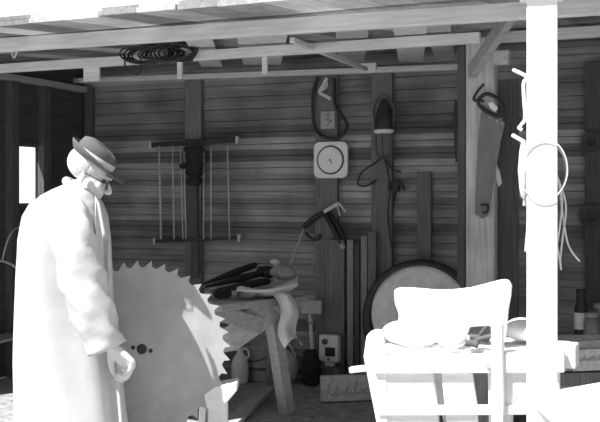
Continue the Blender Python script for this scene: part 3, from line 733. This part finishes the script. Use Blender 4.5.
def sleeve(P, Rr, nm, ph):
    P = catmull(P, 6); m_ = len(P); rg = []
    for i, p in enumerate(P):
        u = i/(m_-1)*(len(Rr)-1); k = min(int(u), len(Rr)-2); r = Rr[k]+(Rr[k+1]-Rr[k])*(u-k)
        t_ = (P[min(i+1, m_-1)]-P[max(i-1, 0)]).normalized(); X = FW.cross(t_).normalized(); Y = t_.cross(X)
        w = .006+.007*math.sin(i*1.25+ph)
        rg.append([p+X*(r+w*math.sin(2*a+i*.9)+.006*math.sin(5*a+i))*math.cos(a)+Y*(r*.82+w*math.cos(3*a+i*.5))*math.sin(a) for a in [2*PI*q/28 for q in range(28)]])
    s_ = link(nm, MB().loft(rg), 'coat', coat, smooth=True); return s_
sleeve([MX(74, 208, -.13), MX(80, 222, -.19), MX(88, 252, -.215), MX(96, 285, -.225), MX(106, 315, -.225), MX(116, 341, -.215)], [.075, .098, .106, .102, .098, .088], 'sleeve', 0)
sleeve([MX(72, 208, .12), MX(75, 222, .13), MX(78, 252, .14), MX(82, 285, .15), MX(90, 318, .15), MX(97, 343, .15)], [.07, .09, .09, .085, .08, .07], 'sleeve', 2)
col = MB(); P = []
for k in range(32):
    a = 2*PI*k/32; P.append(MX(80, 192)+RT*(.075*math.cos(a)+.01)+FW*.085*math.sin(a)-UP*(.055*math.cos(a)))
col.tube(P, .02, 10, closed=True)
link('collar', col, 'coat', coat, smooth=True)
link('lapel', MB().prism([MX(101, 195, -.13), MX(106, 203, -.14), MX(112, 232, -.15), MX(106, 250, -.16), MX(103, 225, -.18)], (FW*.02)), 'coat', coat, bev=.006)
link('coat_front_edge', MB().tube([MX(113, 240, -.11), MX(114, 300, -.10), MX(121, 360, -.12), MX(129, 440, -.15)], .009, 8, 4), 'coat', coat, smooth=True)
# trousers & shoes
for s_, dx in ((-1, 4), (1, -6)):
    kx = MX(72+dx, 418, s_*.10); ft = Vector((kx.x, kx.y, 0))-RT*.03
    link('trouser_leg', MB().tube([MX(66, 360, s_*.09), kx, ft+UP*.05], [.11, .085, .08], 16, 4), 'trouser', man, smooth=True)
    sh = link('shoe', MB().tube([ft+UP*.045-RT*.08, ft+UP*.05, ft+UP*.045+RT*.1, ft+UP*.035+RT*.18], [.035, .05, .047, .03], 14, 3), 'leather', man, smooth=True)
    link('sole', MB().box(ft+UP*.008+RT*.05, (.29, .09, .014), (RT, FW, UP)), 'leather', sh, bev=.006)
# hat
t2 = R_(34); KX = (RT*math.cos(t2)-UP*math.sin(t2)).normalized(); KZ = (UP*math.cos(t2)+RT*math.sin(t2)).normalized()
hb = MX(93, 160)
crown = MB(); n = 36; rg = []
for r_, h_ in [(.098, -.002), (.097, .025), (.094, .05), (.088, .07), (.073, .083), (.05, .086), (.02, .08)]:
    ring = []
    for k in range(n):
        a = 2*PI*k/n; x = r_*1.06*math.cos(a); y = r_*.86*math.sin(a); zz = h_
        zz -= .02*math.exp(-(y/.022)**2)*(1 if h_ > .08 else 0)*1.0
        zz += .012*(-math.cos(a))*(h_/.1)
        pinch = 1-.14*max(0, math.cos(a))*(h_/.1)
        ring.append(hb+KX*x+HYv*y*pinch+KZ*zz)
    rg.append(ring)
crown.loft(rg)
hat = link('hat', crown, 'felt', man, smooth=True)
br_ = MB(); rg = []
for r_, dz, up in ((.098, .0, 1), (.12, -.002, 1), (.145, .004, 1), (.163, .012, 1), (.165, .009, 1), (.145, .0, 1), (.12, -.006, 1), (.098, -.005, 1)):
    ring = []
    for k in range(48):
        a = 2*PI*k/48; q = (r_-.098)/.065
        rr_ = .098+(r_-.098)*(1.0+.15*math.cos(a)-.35*max(0, -math.cos(a))); x = rr_*1.06*math.cos(a); y = rr_*.9*math.sin(a)
        zz = dz + q*(-.026*max(0, math.cos(a))+.03*max(0, -math.cos(a))+.018*abs(math.sin(a))**2)
        ring.append(hb+KX*x+HYv*y+KZ*zz)
    rg.append(ring)
rg.append(rg[0]); br_.loft(rg, cap=False)
link('brim', br_, 'felt', hat, smooth=True)
bd = MB(); rg = []
for r_, h_ in ((.1035, .001), (.1045, .003), (.103, .028), (.1, .03)):
    rg.append([hb+KX*r_*1.06*math.cos(a)+HYv*r_*.86*math.sin(a)+KZ*(h_+.002) for a in [2*PI*k/40 for k in range(40)]])
bd.loft(rg, cap=False); link('hat_band', bd, 'ribbon', hat, smooth=True)

# ------------------------------------------------------------------ front white post and what hangs on it
PD = 3.72
PF = ray(542, HY).normalized(); PR = Vector((PF.y, -PF.x, 0))
def Q(px, py, w=0): return pt(px, py, PD)+PF*w
c = Q(542, 300); pw_ = 29.5/FPX*PD
t = thing('front_post', 'bright white square post standing in front of the shed', 'post', Vector((c.x, c.y, 0)))
link('shaft', MB().box((c.x, c.y, 1.29), (pw_, pw_, 2.58), (PR, PF, UP)), 'white', t, bev=.006)
zc = Q(542, 0).z
link('cap', MB().box((c.x, c.y, zc+.04), (pw_+.06, pw_+.06, .07), (PR, PF, UP)), 'white', t, bev=.012)
link('base_block', MB().box((c.x, c.y, .04), (pw_+.06, pw_+.06, .08), (PR, PF, UP)), 'white', t, bev=.01)
mb = MB().tube([Q(513, 67, .1), Q(520, 71.5, .05), Q(528, 77, 0)], .008, 8).tube([Q(526, 79, 0), Q(523.5, 84, 0), Q(524, 100, 0), Q(525, 118, 0), Q(521, 125, .0), Q(519, 128, .0), Q(522, 130, 0)], .007, 8, 5)
mb.tube([Q(512, 134, .08), Q(520, 139, .05), Q(529, 145, .02)], .008, 8)
solo('bent_wire', mb, 'white', 'bent white wire bracket on the left side of the white post', 'bracket', smooth=True)
# coil of pale rope hung on the post
mb = MB(); cc = Q(543, 170, 0); rng = random.Random(3)
for i in range(5):
    rx = (24.5+rng.uniform(-2, 1))/FPX*PD; rz = (31+rng.uniform(-3, 2))/FPX*PD
    mb.tube([cc+PR*(rx*math.cos(a))+UP*(rz*math.sin(a))-PF*(.072+.005*i+.0*math.sin(a)) for a in [2*PI*k/36 for k in range(36)]] if i < 1 else
            [cc+PR*(rx*math.cos(a))+UP*(rz*math.sin(a))+PF*(.072+.006*i) for a in [2*PI*k/36 for k in range(36)]], .0028, 6, closed=True)
t = thing('rope_hank', 'pale rope hank hung around the white post with loose strands', 'rope', cc)
link('loops', mb, 'rope', t, smooth=True)
mb = MB().ell(Q(523, 170, .0), (.018, .02, .115), (PR, PF, UP)).tube([Q(522, 180, .02), Q(525, 198, .02), Q(524, 206, .02)], [.01, .008, .007], 8, 3)
link('twist', mb, 'rope', t, smooth=True)
mb = MB()
for k, (p) in enumerate(([(557, 175), (562, 200), (560, 225), (556, 250)], [(558, 178), (566, 205), (563, 235), (560, 262)], [(559, 185), (563, 215), (567, 240), (572, 252), (580, 262)], [(556, 240), (560, 262), (561, 270)], [(528, 200), (527, 230), (525, 252)])):
    mb.tube([Q(a, b, .02*(k % 3)) for a, b in p], .004, 6, 5)
link('loose_strand', mb, 'rope', t, smooth=True)

# ------------------------------------------------------------------ white saw bench in the sun
BY = 4.22; XX = Vector((1, 0, 0)); YY = Vector((0, 1, 0)); BX = (XX, YY, UP)
def B(px, py, w=0): return on(px, py, BY)+YY*w
zg = lambda v: Vector((v.x, v.y, 0.0))
t = thing('saw_bench', 'sun-bleached white timber saw bench beside the white post', 'bench', zg(B(450, 400)))
def bar(n, p, q, w, h, ref=UP, m='whitewood'): return link(n, MB().bar(p, q, w, h, ref), m, t, bev=.006)
def slab(n, pts, th=.04, w=0, m='whitewood'): return link(n, MB().prism([B(a, b, w) for a, b in pts], YY*th), m, t, bev=.006)
l_, r_e = B(376, 352), B(558, 352)
ztb = B(450, 347.5).z
link('top_board', MB().box(((l_.x+r_e.x)/2, BY+.2, ztb-.025), (r_e.x-l_.x, .42, .05)), 'whitewood', t, bev=.006)
slab('rail', [(375, 355), (566, 350), (566, 371), (376, 372)], .04, -.03)
bar('rail', B(380, 361, .38), B(545, 361, .38), .04, .10)
slab('stretcher', [(380, 405), (548, 404), (548, 413), (380, 414)], .04, -.02)
slab('leg', [(368, 335), (373, 330), (384, 331), (386, 345), (392, 500), (395, 522), (383, 522), (378, 422), (365, 356)], .07, .01)
slab('front_board', [(384, 356), (433, 356), (433, 372), (438, 404), (440, 440), (386, 440)], .03, .0)
slab('brace', [(440, 356), (470, 356), (477, 404), (479, 440), (449, 440)], .03, .0)
slab('front_board', [(496, 356), (529, 356), (536, 392), (537, 405), (524, 412), (507, 412), (496, 412)], .03, .0)
slab('front_board', [(537, 356), (560, 356), (560, 440), (540, 440), (538, 400)], .03, .0)
bar('leg', B(498, 352, .04), zg(B(501, 440, .04)), .06, .10, XX)
bar('leg', B(382, 360, .36), zg(B(380, 440, .36)), .06, .07, XX)
bar('leg', B(530, 360, .36), zg(B(532, 440, .36)), .06, .07, XX)
bar('upright', B(500, 322, -.055), B(501, 440, -.055), .045, .05, XX)
link('bolt', MB().lathe(B(492, 363, -.05), [(.017, 0), (.017, .012), (.012, .02)], 16, (XX, UP, -YY)), 'greymetal', t)
# curved panel standing on the bench
ol = [(389, 293), (391, 290), (396, 288.8), (410, 289.3), (430, 291), (448, 291), (466, 289), (482, 285), (495, 281.5), (502, 280.5), (506, 282), (508.5, 287), (508, 296), (505, 312), (503.5, 330), (502, 345), (496, 346), (494, 333), (486, 328), (466, 329), (463, 338), (462, 346), (396, 346), (393, 330), (394, 316), (390, 305)]
solo('curved_panel', MB().prism([B(a, b, .08) for a, b in ol], YY*.022), 'white', 'white panel with rounded corners standing up from the bench', 'panel', bev=.006)
# lumpy sacks
def lump(cen, rad, label, m='white', name='white_bundle', cat='bundle', sd=0, amp=.22):
    mb = MB().ell(cen, rad, BX, 36, 24); c_ = Vector(cen)
    mb.v = [c_+(v-c_)*(1+amp*noise.noise((v-c_)*9+Vector((sd*7, 0, 0)))) for v in mb.v]
    return solo(name, mb, m, label, cat, smooth=True)
lump(B(412, 332, -.0), (.14, .05, .065), 'lumpy white bundle of cloth at the left of the bench', sd=1)
lump(B(450, 339, .0), (.07, .05, .04), 'small white bundle of cloth in the middle of the bench', sd=2)
lump(B(517, 337, .25), (.10, .09, .055), 'white bundle beyond the bench, left of the white post', sd=5)
# scrap iron on bench
cen = B(480, 341, -.05)
for i, (a, b, c2, d2, rr2, lb) in enumerate(((470, 337, 489, 341, .014, 'dark bolt lying at the front of the bench scrap'), (476, 343, 487, 326, .008, 'thin dark rod standing up out of the bench scrap'), (473, 342, 494, 335, .011, 'dark bent bar crossing the bench scrap'), (468, 342, 480, 344, .016, 'short thick dark iron at the left of the bench scrap'))):
    solo('scrap_iron', MB().tube([B(a, b, -.0-.012*i), B((a+c2)/2, (b+d2)/2-1, -.0-.012*i), B(c2, d2, -.0-.012*i)], rr2, 8, 3), 'rust', lb, 'scrap', smooth=True)
# white table at lower right
t = thing('white_table', 'low bright white plank table at the lower right corner', 'table', Vector((pt(580, 420, 3.3).x, pt(580, 420, 3.3).y, 0)))
tz = pt(560, 390, 3.45).z
ol = [og(532, 394, tz), og(640, 375, tz)]; ol += [ol[1]-FW*.55, ol[0]-FW*.5]
link('table_top', MB().prism([p-UP*.02 for p in ol], UP*.04), 'white', t, bev=.004)
cm = sum(ol, Vector())/4
for p in ol:
    p = p+(cm-p)*.14; link('leg', MB().box((p.x, p.y, (tz-.04)/2), (.055, .055, tz-.04), (RT, FW, UP)), 'white', t, bev=.005)
# crate right
CD = 5.25
def C(px, py, w=0): return pt(px, py, CD)+FW*w
t = thing('crate', 'weathered grey wooden box behind the white post at right', 'box', Vector((C(590, 380).x, C(590, 380).y, 0)))
link('upper_side', MB().prism([C(548, 343), C(648, 336), C(648, 368), C(548, 371)], FW*.03), 'wood_x', t, bev=.004)
link('lower_side', MB().prism([C(556, 373), C(648, 370), C(648, 384), C(560, 387)], FW*.03), 'wood_z', t, bev=.004)
link('pale_side', MB().prism([C(570, 349, -.03), C(648, 345, -.03), C(648, 367, -.03), C(571, 370, -.03)], FW*.02), 'stored', t, bev=.003)
link('box_bottom', MB().prism([C(558, 386, .0), C(646, 383, .0), C(646, 386, 0), C(558, 389, 0)], FW*.0+FW*.03).prism([C(552, 380, .4), C(646, 380, .4), C(646, 345, .4), C(552, 346, .4)], FW*.02).prism([C(552, 380, .2)+RT*0, C(556, 380, .2), C(556, 345, .2), C(552, 345, .2)], FW*.4), 'wood_x', t)
for px, w in ((560, .02), (640, .02), (560, .36), (640, .36)):
    p = C(px, 380, w); link('leg', MB().box((p.x, p.y, p.z/2), (.05, .05, p.z), (RT, FW, UP)), 'wood_z', t, bev=.004)
for k, (a, hgt) in enumerate(((575, 6), (578, 4), (581, 7), (584, 4), (587, 5), (590, 7), (593, 4), (596, 6), (599, 4), (603, 6), (607, 5))):
    link('letter', MB().tube([C(a, 361-.2*k, -.042), C(a+1.2, 361-hgt-.2*k, -.042), C(a+2.2, 360-.2*k, -.042)], .0022, 6, 3), 'wood_x', t, smooth=True)
p = Q(558, 352, 0)
solo('white_block', MB().box(B(565, 357, .06), (.09, .12, .10), BX), 'white', 'white block jutting right of the post at bench height', 'block', bev=.008)

# ------------------------------------------------------------------ grindstone with its dark frame
GD = 5.5
gc = pt(420, 314, GD); gr = 48/FPX*GD
AG = (RT, UP, -FW)
t = thing('grindstone', 'large round grindstone standing behind the white panel', 'grindstone', Vector((gc.x, gc.y, 0)))
link('stone_wheel', MB().lathe(gc, [(gr-.01, -.05), (gr, -.04), (gr, .04), (gr-.015, .05), (.05, .052)], 56, AG), 'stone', t)
link('axle', MB().lathe(gc, [(.02, -.2), (.02, .14)], 16, AG), 'rust', t)
for s_ in (-1, 1):
    link('stand_leg', MB().bar(gc+FW*.0+RT*.0-FW*.12*s_, zg(gc)+RT*.2*s_-FW*.2*s_, .05, .06, RT), 'wood_z', t, bev=.004)
gt = MB(); P = []
wc = on(422, 322, WY-.19); wr_ = 57/FPX*7.4
solo('wheel_hoop', MB().tube([wc+Vector((wr_*math.cos(a), 0, wr_*math.sin(a))) for a in [2*PI*k/48 for k in range(48)]], .045, 12, closed=True), 'darkmetal', 'dark hoop propped on the wall behind the grindstone', 'hoop', smooth=True)
